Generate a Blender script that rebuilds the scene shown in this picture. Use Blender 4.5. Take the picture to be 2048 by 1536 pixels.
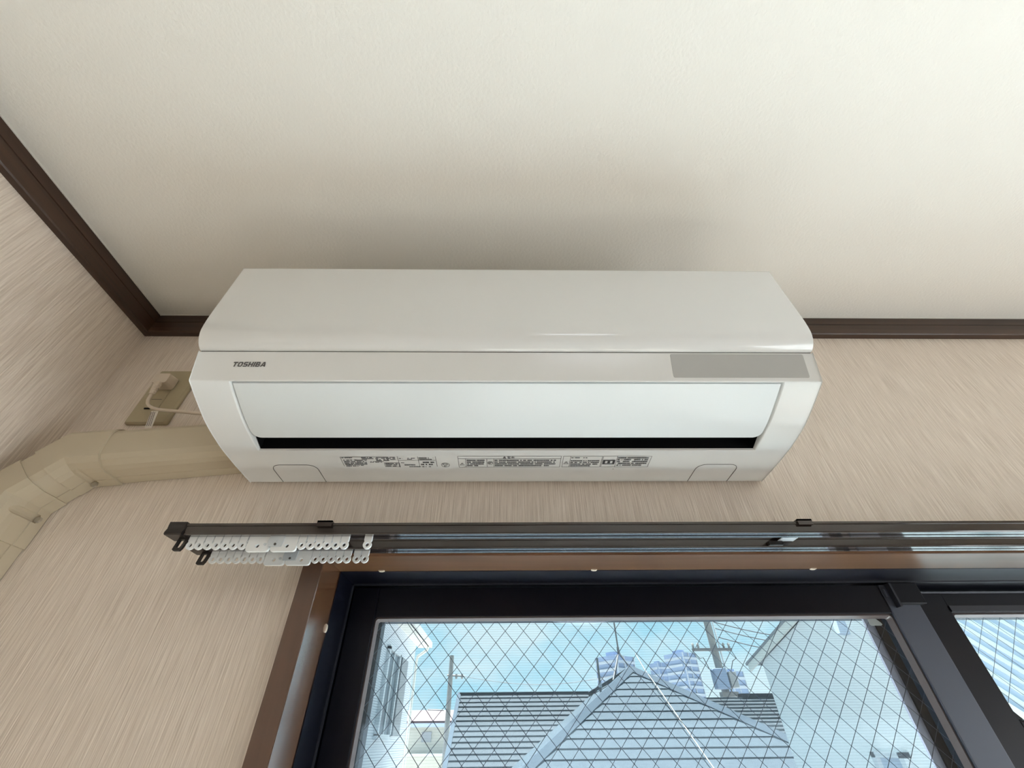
import bpy, bmesh, math, random
from mathutils import Vector, Matrix, Euler
from math import sin, cos, pi, radians

sc = bpy.context.scene
for o in list(bpy.data.objects): bpy.data.objects.remove(o, do_unlink=True)
COL = sc.collection
H = 1.7045                    # eye height above the floor; every z below is given from eye level

# ------------------------------------------------------------------ camera
TH, YA, RO, FPX, DIST = radians(40.736), radians(1.136), radians(-0.645), 836.5, 0.5983
fw = Vector((sin(YA)*cos(TH), cos(YA)*cos(TH), sin(TH)))
r0 = Vector((cos(YA), -sin(YA), 0)); u0 = r0.cross(fw)
rt = cos(RO)*r0 + sin(RO)*u0; up = rt.cross(fw)
cam_d = bpy.data.cameras.new('camera'); cam = bpy.data.objects.new('camera', cam_d); COL.objects.link(cam)
m = Matrix((rt, up, -fw)).transposed().to_4x4(); m.translation = Vector((0, -DIST, H)); cam.matrix_world = m
cam_d.sensor_fit = 'HORIZONTAL'; cam_d.sensor_width = 36.0; cam_d.lens = 36.0*FPX/2048.0
cam_d.clip_start = 0.01; cam_d.clip_end = 2000
sc.camera = cam

# ------------------------------------------------------------------ sky, sun, added side fill, exposure
SKY_STRENGTH, SUN_STRENGTH, SIDE_POWER, LAMP_EMIT = 1.26, 50.0, 20.0, 6.0
sc.view_settings.view_transform = 'Standard'; sc.view_settings.look = 'None'
sc.view_settings.gamma = 1.0; sc.view_settings.use_curve_mapping = False
sc.view_settings.exposure = 0.04
w = bpy.data.worlds.new('sky'); sc.world = w; w.use_nodes = True
nt = w.node_tree; nt.nodes.clear()
wo = nt.nodes.new('ShaderNodeOutputWorld'); bg = nt.nodes.new('ShaderNodeBackground')
tc = nt.nodes.new('ShaderNodeTexCoord'); nz = nt.nodes.new('ShaderNodeTexNoise'); rp = nt.nodes.new('ShaderNodeValToRGB')
mp = nt.nodes.new('ShaderNodeMapping'); mp.inputs['Scale'].default_value = (2.2, 2.2, 5.0)
nz.inputs['Scale'].default_value = 1.6; nz.inputs['Detail'].default_value = 5; nz.inputs['Roughness'].default_value = .55
rp.color_ramp.elements[0].position = .40; rp.color_ramp.elements[0].color = (.46, .84, 1.0, 1)
rp.color_ramp.elements[1].position = .62; rp.color_ramp.elements[1].color = (.84, 1.0, 1.04, 1)
nt.links.new(tc.outputs['Generated'], mp.inputs['Vector']); nt.links.new(mp.outputs['Vector'], nz.inputs['Vector'])
nt.links.new(nz.outputs['Fac'], rp.inputs['Fac']); nt.links.new(rp.outputs['Color'], bg.inputs['Color'])
bg.inputs['Strength'].default_value = SKY_STRENGTH; nt.links.new(bg.outputs['Background'], wo.inputs['Surface'])

sd = bpy.data.lights.new('sun', 'SUN'); sd.energy = SUN_STRENGTH; sd.angle = radians(.55); sd.color = (1, .99, .965)
so = bpy.data.objects.new('sun', sd); COL.objects.link(so); so.location = (-5, 15, 25)
so.rotation_euler = Vector((0.0, .27, .95)).to_track_quat('Z', 'Y').to_euler()

ad = bpy.data.lights.new('added_side_fill', 'AREA'); ad.shape = 'RECTANGLE'; ad.size = 1.26; ad.size_y = 1.08
ad.energy = SIDE_POWER; ad.color = (1, .99, .985)  # area lamp added out of view on the right to fill the room
ao = bpy.data.objects.new('added_side_fill', ad); COL.objects.link(ao)
ao.location = (2.06, -.75, H-.62); ao.rotation_euler = (0, radians(90), 0)

pd = bpy.data.lights.new('window_portal', 'AREA'); pd.shape = 'RECTANGLE'; pd.size = 1.8; pd.size_y = 1.9
pd.cycles.is_portal = True
po = bpy.data.objects.new('window_portal', pd); COL.objects.link(po)
po.location = (.65, .30, H-.77); po.rotation_euler = (radians(-90), 0, 0)

sc.cycles.use_denoising = True
sc.cycles.max_bounces = 10; sc.cycles.diffuse_bounces = 6; sc.cycles.transparent_max_bounces = 16
sc.cycles.sample_clamp_indirect = 8.0

# ------------------------------------------------------------------ materials
MATS = {}
def mat(name, col, rough=.5, metal=0, spec=.5, bump=None, coat=0, cior=1.5, crough=.07, emit=None, var=None, trans=0):
    """var=(scale3, colour2, detail) mixes a second colour by noise; bump=(scale3, strength, distance)"""
    if name in MATS: return MATS[name]
    ma = bpy.data.materials.new(name); ma.use_nodes = True; n = ma.node_tree.nodes; l = ma.node_tree.links
    b = n['Principled BSDF']
    b.inputs['Base Color'].default_value = (*col, 1); b.inputs['Roughness'].default_value = rough
    b.inputs['Metallic'].default_value = metal; b.inputs['Specular IOR Level'].default_value = spec
    if coat: b.inputs['Coat Weight'].default_value = coat; b.inputs['Coat Roughness'].default_value = crough; b.inputs['Coat IOR'].default_value = cior
    t = n.new('ShaderNodeTexCoord')
    if var:
        mpn = n.new('ShaderNodeMapping'); mpn.inputs['Scale'].default_value = var[0]
        no = n.new('ShaderNodeTexNoise'); no.inputs['Scale'].default_value = 1; no.inputs['Detail'].default_value = var[2]
        cr = n.new('ShaderNodeValToRGB'); cr.color_ramp.elements[0].position = .35; cr.color_ramp.elements[1].position = .65
        cr.color_ramp.elements[0].color = (*col, 1); cr.color_ramp.elements[1].color = (*var[1], 1)
        l.new(t.outputs['Object'], mpn.inputs['Vector']); l.new(mpn.outputs['Vector'], no.inputs['Vector'])
        l.new(no.outputs['Fac'], cr.inputs['Fac']); l.new(cr.outputs['Color'], b.inputs['Base Color'])
    if bump:
        mpb = n.new('ShaderNodeMapping'); mpb.inputs['Scale'].default_value = bump[0]
        nb = n.new('ShaderNodeTexNoise'); nb.inputs['Scale'].default_value = 1; nb.inputs['Detail'].default_value = 3
        bp = n.new('ShaderNodeBump'); bp.inputs['Strength'].default_value = bump[1]; bp.inputs['Distance'].default_value = bump[2]
        l.new(t.outputs['Object'], mpb.inputs['Vector']); l.new(mpb.outputs['Vector'], nb.inputs['Vector'])
        l.new(nb.outputs['Fac'], bp.inputs['Height']); l.new(bp.outputs['Normal'], b.inputs['Normal'])
    if emit: b.inputs['Emission Color'].default_value = (*emit[0], 1); b.inputs['Emission Strength'].default_value = emit[1]
    if trans: b.inputs['Transmission Weight'].default_value = trans
    MATS[name] = ma; return ma

def lined(name, col, line, axis, period, width=.12, rough=.6, bump=0.0):
    """thin lines repeated along one object axis (siding joints, seams too fine to build)"""
    if name in MATS: return MATS[name]
    ma = bpy.data.materials.new(name); ma.use_nodes = True; n = ma.node_tree.nodes; l = ma.node_tree.links
    b = n['Principled BSDF']; b.inputs['Roughness'].default_value = rough
    t = n.new('ShaderNodeTexCoord'); s = n.new('ShaderNodeSeparateXYZ'); l.new(t.outputs['Object'], s.inputs[0])
    d = n.new('ShaderNodeMath'); d.operation = 'DIVIDE'; d.inputs[1].default_value = period; l.new(s.outputs['XYZ'.index(axis)], d.inputs[0])
    f = n.new('ShaderNodeMath'); f.operation = 'FRACT'; l.new(d.outputs[0], f.inputs[0])
    c = n.new('ShaderNodeMath'); c.operation = 'LESS_THAN'; c.inputs[1].default_value = width; l.new(f.outputs[0], c.inputs[0])
    mx = n.new('ShaderNodeMix'); mx.data_type = 'RGBA'; mx.inputs[6].default_value = (*col, 1); mx.inputs[7].default_value = (*line, 1)
    l.new(c.outputs[0], mx.inputs[0]); l.new(mx.outputs[2], b.inputs['Base Color'])
    MATS[name] = ma; return ma

WALL = mat('wallpaper', (.69, .590, .500), .75, spec=.2, var=((560, 560, 16), (.88, .785, .69), 4), bump=((560, 560, 14), .8, .0016))
CEIL = mat('ceiling_paper', (.86, .835, .78), .85, spec=.15, bump=((210, 210, 210), .42, .0014))
FLOOR = mat('floor_wood', (.50, .45, .39), .4, var=((3, 40, 3), (.56, .51, .45), 4))
TRIM = mat('dark_wood', (.032, .015, .008), .38, var=((3, 90, 90), (.060, .029, .015), 4))
TRIML = mat('dark_wood_side', (.032, .015, .008), .38, var=((90, 3, 90), (.060, .029, .015), 4))
CASE = mat('brown_varnish', (.080, .036, .018), .32, coat=.6, var=((60, 60, 4), (.105, .048, .025), 3), bump=((90, 90, 14), .05, .0006))
CASEH = mat('brown_varnish_head', (.115, .050, .019), .32, coat=.6, var=((4, 60, 60), (.155, .068, .028), 3), bump=((14, 90, 90), .05, .0006))
LINING = mat('jamb_varnish', (.115, .050, .021), .25, coat=1, cior=3.8, crough=.20, var=((60, 60, 4), (.15, .066, .028), 3), bump=((160, 160, 22), .10, .0006))
HLINING = mat('head_varnish', (.090, .042, .018), .30, coat=.35, cior=1.45, crough=.18, var=((4, 60, 60), (.125, .060, .028), 3), bump=((22, 160, 160), .08, .0006))
LIPGLOSS = mat('lip_gloss', (.05, .042, .042), .12, coat=1, cior=2.4)  # extra gloss so the rail lips show bright reflections
CAULK = mat('caulk', (.78, .75, .70), .8)
ACW = mat('white_plastic', (.80, .805, .79), .24, spec=.5)
ACP = mat('glossy_white_panel', (.80, .805, .795), .12, spec=.5, coat=.3)
ACF = mat('white_flap_sky_tint', (.765, .80, .805), .3, spec=.5)  # white plastic with the blue of the sky light tinted in
DISP = mat('grey_display', (.47, .47, .455), .32)
INK = mat('dark_ink', (.055, .055, .06), .6)
LOGO = mat('logo_grey', (.10, .095, .095), .45)
SEAM = mat('seam_shadow_gap', (.10, .095, .09), .8)
BLACK = mat('black_inside', (.004, .004, .005), .7, spec=.1)
DUCT = mat('beige_plastic', (.54, .465, .345), .42, spec=.4)
PLATE = mat('olive_beige_plate', (.44, .375, .245), .42)
CREAM = mat('cream_plastic', (.70, .60, .49), .4)
TAGW = mat('paper_tag', (.78, .72, .64), .7)
SCREW = mat('screw_metal', (.6, .58, .55), .3, metal=1)
RAIL = mat('dark_brown_rail', (.022, .014, .011), .14, coat=.5)
RUN = mat('white_runner_plastic', (.84, .86, .86), .35)
STOP = mat('black_plastic', (.012, .009, .008), .35)
METAL = mat('galvanised_plate', (.60, .65, .69), .28, metal=.25)
ALU = mat('black_aluminium', (.0035, .004, .009), .36, spec=.3)
ALUB = mat('aluminium_bead', (.030, .033, .045), .35, spec=.5)
ALUG = mat('aluminium_painted_sheen', (.078, .095, .135), .42, metal=.0, spec=.6)  # black aluminium with the stile's blue-grey reflection put into the colour
GASK = mat('grey_gasket', (.16, .13, .13), .3)
PALEEDGE = mat('lavender_edge', (.66, .65, .78), .6)  # pale lavender strip beside the screen stile
STICK = mat('pale_sticker', (.45, .52, .54), .6)
LAMPB = mat('lamp_base_white', (.8, .8, .8), .5)
LAMPD = mat('lamp_diffuser', (.9, .9, .9), .5, emit=((.78, .85, 1.0), LAMP_EMIT))
STUCCO = mat('white_stucco', (.90, .885, .87), .9, bump=((30, 30, 60), .35, .012))
BARGE = mat('cream_board', (.86, .81, .74), .7)
SIDING = lined('pale_siding', (.66, .67, .70), (.36, .36, .40), 'Z', .055, .22)
SLATE = mat('grey_slate', (.028, .039, .049), .85, spec=.12, var=((14, 9, 9), (.033, .045, .055), 4))
SLATE2 = mat('warm_grey_slate', (.028, .035, .041), .85, spec=.12, var=((9, 9, 9), (.033, .040, .046), 4))
HIPCAP = mat('ridge_metal', (.036, .050, .065), .85, spec=.1)
DARKRIDGE = mat('slate_edge', (.012, .012, .016), .9, spec=.1)  # dark grey of the ridge caps
REDROOF = mat('faded_red_tile', (.088, .052, .054), .8)
CREAMW = mat('beige_house_wall', (.45, .42, .35), .9)
GLASSD = mat('house_window_glass', (.10, .12, .14), .15)
SHUT = mat('grey_shutter', (.26, .26, .27), .6)
WFRAME = mat('white_window_frame', (.62, .63, .65), .5)
CONC = mat('concrete_pole', (.24, .23, .22), .9)
STEEL = mat('antenna_steel', (.16, .15, .15), .6, metal=.3)
CABLE = mat('black_cable', (.05, .05, .06), .7)
TRANSF = mat('transformer_blue_grey', (.18, .23, .34), .6)
TOWER = mat('tower_blue_grey', (.20, .25, .36), .8)
TOWERB = mat('tower_balcony_white', (.36, .38, .42), .8)
RIB = mat('pale_blue_panel', (.40, .46, .56), .5)
RIBL = mat('white_rib', (.72, .74, .72), .5)
GROUND = mat('pale_ground', (.30, .31, .31), .95)
TILEF = mat('balcony_light_floor', (.80, .83, .84), .8)

def glass(name, tint, refl=1.0):
    ma = bpy.data.materials.new(name); ma.use_nodes = True; n = ma.node_tree.nodes; l = ma.node_tree.links; n.clear()
    o = n.new('ShaderNodeOutputMaterial'); mx = n.new('ShaderNodeMixShader'); t = n.new('ShaderNodeBsdfTransparent')
    g = n.new('ShaderNodeBsdfGlossy'); fr = n.new('ShaderNodeFresnel'); fr.inputs['IOR'].default_value = 1.5
    t.inputs['Color'].default_value = (*tint, 1); g.inputs['Roughness'].default_value = .015
    ge = n.new('ShaderNodeNewGeometry'); inv = n.new('ShaderNodeMath'); inv.operation = 'SUBTRACT'; inv.inputs[0].default_value = 1.0
    mu = n.new('ShaderNodeMath'); mu.operation = 'MULTIPLY'; l.new(ge.outputs['Backfacing'], inv.inputs[1]); l.new(fr.outputs[0], mu.inputs[0]); l.new(inv.outputs[0], mu.inputs[1])
    l.new(mu.outputs[0], mx.inputs[0]); l.new(t.outputs[0], mx.inputs[1]); l.new(g.outputs[0], mx.inputs[2]); l.new(mx.outputs[0], o.inputs['Surface'])
    return ma
GLASS = glass('window_glass', (.90, .955, .975))
def screen_mat():
    ma = bpy.data.materials.new('insect_screen_mesh'); ma.use_nodes = True; n = ma.node_tree.nodes; l = ma.node_tree.links; n.clear()
    o = n.new('ShaderNodeOutputMaterial'); mx = n.new('ShaderNodeMixShader'); t = n.new('ShaderNodeBsdfTransparent')
    d = n.new('ShaderNodeBsdfDiffuse'); d.inputs['Color'].default_value = (.24, .28, .31, 1)
    tr = n.new('ShaderNodeBsdfTranslucent'); tr.inputs['Color'].default_value = (.07, .085, .10, 1)
    ad2 = n.new('ShaderNodeAddShader'); l.new(d.outputs[0], ad2.inputs[0]); l.new(tr.outputs[0], ad2.inputs[1])
    tcn = n.new('ShaderNodeTexCoord'); sp = n.new('ShaderNodeSeparateXYZ'); l.new(tcn.outputs['Object'], sp.inputs[0])
    k = n.new('ShaderNodeMath'); k.operation = 'DIVIDE'; k.inputs[1].default_value = .0017; l.new(sp.outputs[2], k.inputs[0])
    f = n.new('ShaderNodeMath'); f.operation = 'PINGPONG'; f.inputs[1].default_value = 1; l.new(k.outputs[0], f.inputs[0])
    mr = n.new('ShaderNodeMapRange'); mr.inputs[3].default_value = .13; mr.inputs[4].default_value = .19; l.new(f.outputs[0], mr.inputs[0])
    l.new(mr.outputs[0], mx.inputs[0]); l.new(t.outputs[0], mx.inputs[1]); l.new(ad2.outputs[0], mx.inputs[2]); l.new(mx.outputs[0], o.inputs['Surface'])
    return ma
SCREEN = screen_mat()

# ------------------------------------------------------------------ helpers
def tag(o, label=None, cat=None, group=None, kind=None):
    if label: o['label'] = label
    if cat: o['category'] = cat
    if group: o['group'] = group
    if kind: o['kind'] = kind
    return o

def thing(name, loc, label=None, cat=None, group=None, kind=None):
    o = bpy.data.objects.new(name, None); COL.objects.link(o); o.location = (loc[0], loc[1], loc[2]+H)
    o.empty_display_size = .05
    return tag(o, label, cat, group, kind)

def wloc(o):
    v = Vector(o.location); p = o.parent
    while p: v = v + Vector(p.location); p = p.parent
    return v

class MB:
    """collects geometry in room coordinates (z from eye level); build() links one mesh object"""
    def __init__(s): s.bm = bmesh.new()
    def box(s, x0, x1, y0, y1, z0, z1, bev=0):
        vs = [s.bm.verts.new((x, y, z)) for x in (x0, x1) for y in (y0, y1) for z in (z0, z1)]
        fs = [s.bm.faces.new([vs[i] for i in q]) for q in ((0,1,3,2),(4,6,7,5),(0,4,5,1),(2,3,7,6),(0,2,6,4),(1,5,7,3))]
        if bev:
            es = list({e for f in fs for e in f.edges})
            bmesh.ops.bevel(s.bm, geom=es, offset=bev, segments=2, profile=.6, affect='EDGES')
        return s
    def prism(s, pts, axis, a0, a1):
        """closed polygon pts in the plane across `axis`, extruded from a0 to a1"""
        def P(p, a): return {'X': (a, p[0], p[1]), 'Y': (p[0], a, p[1]), 'Z': (p[0], p[1], a)}[axis]
        A = [s.bm.verts.new(P(p, a0)) for p in pts]; B = [s.bm.verts.new(P(p, a1)) for p in pts]
        n = len(pts)
        s.bm.faces.new(A); s.bm.faces.new(B[::-1])
        for i in range(n): s.bm.faces.new((A[i], B[i], B[(i+1)%n], A[(i+1)%n]))
        return s
    def quad(s, *pts): s.bm.faces.new([s.bm.verts.new(p) for p in pts]); return s
    def hull(s, a, b):
        """box-like solid from two matching point loops"""
        A = [s.bm.verts.new(p) for p in a]; B = [s.bm.verts.new(p) for p in b]; n = len(A)
        s.bm.faces.new(A); s.bm.faces.new(B[::-1])
        for i in range(n): s.bm.faces.new((A[i], B[i], B[(i+1)%n], A[(i+1)%n]))
        return s
    def tube(s, pts, r, seg=8, caps=True):
        pts = [Vector(p) for p in pts]; rs = r if isinstance(r, (list, tuple)) else [r]*len(pts); rings = []
        ref = None
        for i, p in enumerate(pts):
            d = (pts[min(i+1, len(pts)-1)] - pts[max(i-1, 0)]).normalized()
            if ref is None: ref = Vector((0, 0, 1)) if abs(d.z) < .9 else Vector((1, 0, 0))
            a = (ref - d*ref.dot(d)).normalized(); b = d.cross(a); ref = a
            rings.append([s.bm.verts.new(p + rs[i]*(cos(2*pi*k/seg)*a + sin(2*pi*k/seg)*b)) for k in range(seg)])
        for A, B in zip(rings, rings[1:]):
            for k in range(seg): s.bm.faces.new((A[k], A[(k+1)%seg], B[(k+1)%seg], B[k]))
        if caps: s.bm.faces.new(rings[0][::-1]); s.bm.faces.new(rings[-1])
        return s
    def lathe(s, c, prof, seg=32):
        """prof: (radius, z) list around a vertical axis through c"""
        rings = [[s.bm.verts.new((c[0]+r*cos(2*pi*k/seg), c[1]+r*sin(2*pi*k/seg), c[2]+z)) for k in range(seg)] for r, z in prof]
        for A, B in zip(rings, rings[1:]):
            for k in range(seg): s.bm.faces.new((A[k], A[(k+1)%seg], B[(k+1)%seg], B[k]))
        s.bm.faces.new(rings[0][::-1]); s.bm.faces.new(rings[-1]); return s
    def mesh(s, name, origin, smooth):
        bmesh.ops.recalc_face_normals(s.bm, faces=s.bm.faces)
        bmesh.ops.translate(s.bm, verts=s.bm.verts, vec=Vector((0, 0, H)) - Vector(origin))
        me = bpy.data.meshes.new(name); s.bm.to_mesh(me); s.bm.free()
        if smooth:
            me.shade_smooth(); me.set_sharp_from_angle(angle=radians(smooth))
        return me
    def build(s, name, ma, parent=None, smooth=0, origin=None):
        if parent is not None: org = wloc(parent)
        elif origin is not None: org = Vector((origin[0], origin[1], origin[2]+H))
        else:
            xs = [v.co for v in s.bm.verts]
            org = Vector(((min(v.x for v in xs)+max(v.x for v in xs))/2, (min(v.y for v in xs)+max(v.y for v in xs))/2, min(v.z for v in xs)+H))
        me = s.mesh(name, org, smooth); o = bpy.data.objects.new(name, me); COL.objects.link(o)
        me.materials.append(ma)
        if parent is not None: o.parent = parent
        else: o.location = org
        return o

def evaluated(o):
    dg = bpy.context.evaluated_depsgraph_get()
    return bpy.data.meshes.new_from_object(o.evaluated_get(dg))

def cut(o, cutters, bevel=0):
    """subtract solids from a mesh object, then drop the cutters"""
    cs = []
    for mb in cutters:
        c = mb.build('cutter', BLACK, o.parent if o.parent else None, origin=None if o.parent else (o.location.x, o.location.y, o.location.z-H))
        cs.append(c); md = o.modifiers.new('cut', 'BOOLEAN'); md.object = c; md.operation = 'DIFFERENCE'; md.solver = 'EXACT'
    bpy.context.view_layer.update()
    me = evaluated(o); ms = list(o.data.materials); o.modifiers.clear(); o.data = me
    for c in cs: bpy.data.objects.remove(c, do_unlink=True)
    while len(me.materials) > 1: me.materials.pop(index=len(me.materials)-1)
    for p in me.polygons: p.material_index = 0

def plane_pt(o, ex, ey, n, x, y, h=0): return Vector(o) + x*Vector(ex) + y*Vector(ey) + h*Vector(n)

def flat_print(name, ma, parent, o, ex, ey, shapes, h=.00025):
    """thin raised print: shapes are polygons in the plane's own x, y"""
    nrm = Vector(ex).cross(Vector(ey)).normalized(); mb = MB()
    for poly in shapes: mb.bm.faces.new([mb.bm.verts.new(plane_pt(o, ex, ey, nrm, x, y, h)) for x, y in poly])
    bm = mb.bm
    org = wloc(parent); bmesh.ops.translate(bm, verts=bm.verts, vec=Vector((0, 0, H))-org)
    me = bpy.data.meshes.new(name); bm.to_mesh(me); bm.free(); me.materials.append(ma)
    ob = bpy.data.objects.new(name, me); COL.objects.link(ob); ob.parent = parent; return ob

def text_shapes(txt, w, h, shear=0, bold=0):
    cu = bpy.data.curves.new('lettering', 'FONT'); cu.body = txt; cu.shear = shear; cu.offset = bold; cu.space_character = 1.0+bold*3; cu.resolution_u = 3
    t = bpy.data.objects.new('lettering', cu); COL.objects.link(t); bpy.context.view_layer.update()
    me = evaluated(t); xs = [v.co.x for v in me.vertices]; ys = [v.co.y for v in me.vertices]
    out = []
    if xs:
        sx = w/(max(xs)-min(xs)); sy = h/(max(ys)-min(ys))
        for p in me.polygons: out.append([((me.vertices[i].co.x-min(xs))*sx, (me.vertices[i].co.y-min(ys))*sy) for i in p.vertices])
    bpy.data.objects.remove(t, do_unlink=True); return out

def heavy_lettering(txt, w, h, shear):
    """wide heavy slanted capitals on a 10 x 10 grid"""
    q = lambda x, y, a, b: [(x, y), (x+a, y), (x+a, y+b), (x, y+b)]
    G = {'T': (10, [q(0, 7.6, 10, 2.4), q(3.5, 0, 3.1, 7.6)]),
         'O': (10.6, [q(0, 2, 3, 6), q(7.6, 2, 3, 6), q(2.2, 0, 6.2, 2.2), q(2.2, 7.8, 6.2, 2.2), [(0, 2), (2.2, 0), (3.4, 2.2), (3, 2.4)], [(8.4, 0), (10.6, 2), (7.6, 2.6), (7.2, 2.2)], [(0, 8), (3, 7.5), (3.4, 7.8), (2.2, 10)], [(7.2, 7.8), (7.6, 7.5), (10.6, 8), (8.4, 10)]]),
         'S': (10, [q(1.8, 7.8, 7.8, 2.2), q(.2, 5.0, 3, 3.6), q(1.4, 3.9, 7.2, 2.2), q(6.9, 1.4, 3, 3.6), q(.3, 0, 8.2, 2.2), [(.2, 8.6), (1.8, 8.2), (1.8, 10), (1.2, 9.7)], [(8.5, 0), (9.9, 1.4), (8.5, 1.6), (8.5, .5)]]),
         'H': (10.2, [q(0, 0, 3, 10), q(7.2, 0, 3, 10), q(3, 3.9, 4.2, 2.3)]), 'I': (3.1, [q(0, 0, 3.1, 10)]),
         'B': (10, [q(0, 0, 3, 10), q(3, 7.8, 5.4, 2.2), q(3, 4.0, 5.4, 2.1), q(3, 0, 5.6, 2.2), q(6.8, 5.8, 2.8, 2.4), q(7.0, 1.6, 3, 2.8)]),
         'A': (11.4, [[(0, 0), (3.2, 0), (7.0, 10), (4.0, 10)], [(8.2, 0), (11.4, 0), (8.2, 10), (5.4, 10)], q(2.8, 1.9, 6, 2.1)])}
    out, x = [], 0
    for c in txt:
        a, polys = G[c]
        for p in polys: out.append([(px+x+shear*py, py) for px, py in p])
        x += a+1.5
    tot = x-1.5+shear*6
    return [[(px*w/tot, py*h/10) for px, py in p] for p in out]

R4 = lambda x, y, w_, h_: [(x, y), (x+w_, y), (x+w_, y+h_), (x, y+h_)]
def frame_rect(x, y, w_, h_, t): return [R4(x, y, w_, t), R4(x, y+h_-t, w_, t), R4(x, y+t, t, h_-2*t), R4(x+w_-t, y+t, t, h_-2*t)]
def ring(cx, cy, rx, ry, t, seg=20):
    out = []
    for k in range(seg):
        a, b = 2*pi*k/seg, 2*pi*(k+1)/seg
        out.append([(cx+rx*cos(a), cy+ry*sin(a)), (cx+rx*cos(b), cy+ry*sin(b)), (cx+(rx-t)*cos(b), cy+(ry-t)*sin(b)), (cx+(rx-t)*cos(a), cy+(ry-t)*sin(a))])
    return out
def text_rows(x, y, w_, h_, rows, rng, fill=.95):
    """fine print too small to read: broken rows of character-sized marks"""
    out = []; rh = h_/rows
    for i in range(rows):
        xx = x; yy = y+h_-(i+1)*rh+rh*.17; end = x+w_*(fill if i < rows-1 else rng.uniform(.5, .9))
        while xx < end:
            cw = rng.uniform(.0009, .0021)
            if rng.random() < .86: out.append(R4(xx, yy, min(cw, end-xx), rh*.66))
            xx += cw + .0003
    return out

# ------------------------------------------------------------------ the room
XL, XR, YB, ZF, ZC = -.744, 1.95, -5.3, -H, .6955
WX0, WX1, WZ = -.245, 1.550, .1965            # window opening inside the casing
tag(MB().box(XL-.12, XR+.12, YB-.12, .25, ZF-.12, ZF).build('floor', FLOOR), 'brown wooden floor of the room', 'floor', kind='structure')
tag(MB().box(XL-.12, XR+.12, YB-.12, .25, ZC, ZC+.12).build('ceiling', CEIL), 'off-white ceiling covered in softly embossed paper', 'ceiling', kind='structure')
wf = MB().box(XL-.12, WX0-.02, 0, .25, ZF, ZC).box(WX1+.02, XR+.12, 0, .25, ZF, ZC).box(WX0-.02, WX1+.02, 0, .25, WZ+.02, ZC)
tag(wf.build('wall_front', WALL), 'beige streaked wallpaper wall around the window', 'wall', kind='structure')
tag(MB().box(XL-.12, XL, YB, 0, ZF, ZC).build('wall_left', WALL), 'beige streaked wallpaper wall on the left side', 'wall', kind='structure')
rw = MB().box(XR, XR+.12, YB, -1.30, ZF, ZC).box(XR, XR+.12, -.20, 0, ZF, ZC).box(XR, XR+.12, -1.30, -.20, .02, ZC).box(XR, XR+.12, -1.30, -.20, ZF, -1.25)
tag(rw.build('wall_right', WALL), 'beige streaked wallpaper wall on the right side', 'wall', kind='structure')
tag(MB().box(XL-.12, XR+.12, YB-.12, YB, ZF, ZC).build('wall_rear', WALL), 'beige wallpaper wall behind the viewer', 'wall', kind='structure')
w2 = thing('added_window', (XR, -.75, -1.25), 'added unseen window in the right wall for the side fill light', 'window', kind='structure')  # unseen window added around the side fill lamp
fr = MB()
for y0, y1 in ((-1.30, -1.26), (-.24, -.20), (-.77, -.73)): fr.box(XR+.02, XR+.07, y0, y1, -1.25, .02)
fr.box(XR+.02, XR+.07, -1.26, -.24, -.02, .02).box(XR+.02, XR+.07, -1.26, -.24, -1.25, -1.21)
fr.build('frame', ALU, w2)

def crown(name, ma, lab, along, wallc, a0, a1):
    t = thing(name, ((a0+a1)/2, wallc, .643) if along == 'X' else (wallc, (a0+a1)/2, .643), lab, 'trim', kind='structure')
    s = -1 if along == 'X' else 1
    prof_u = [(0, ZC-.0012), (s*.0125, ZC-.0012), (s*.0125, .6748), (s*.010, .6735), (0, .6735)]
    prof_l = [(0, .6733), (s*.010, .6733), (s*.0135, .6716), (s*.0135, .6455), (s*.0115, .6435), (0, .6435)]
    for nm, pr in (('upper_strip', prof_u), ('lower_strip', prof_l)):
        mb = MB(); pts = [(wallc+p[0], p[1]) for p in pr]
        mb.prism(pts, along, a0, a1); mb.build(nm, ma, t)
    mb = MB()
    if along == 'X': mb.box(a0, a1, wallc-.0146, wallc, ZC-.0012, ZC-.0001)
    else: mb.box(wallc, wallc+.0146, a0, a1, ZC-.0012, ZC-.0001)
    mb.build('caulk_line', CAULK, t)
crown('trim_1', TRIM, 'dark brown wooden strip under the ceiling above the air conditioner', 'X', 0, XL+.0140, XR)
crown('trim_2', TRIML, 'dark brown wooden strip under the ceiling along the left wall', 'Y', XL, YB, 0)

# ceiling lamp, mirrored faintly in the window glass
cl = thing('ceiling_lamp', (.49, -2.04, ZC-.10), 'round white ceiling lamp mirrored faintly in the window glass', 'lamp')
MB().lathe((.49, -2.04, ZC), [(.20, 0), (.22, -.02), (.22, -.05), (.20, -.055)], 40).build('base', LAMPB, cl, 40)
MB().lathe((.49, -2.04, ZC), [(.262, -.03), (.275, -.05), (.265, -.085), (.20, -.105), (.02, -.108)], 40).build('diffuser', LAMPD, cl, 50)

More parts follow.
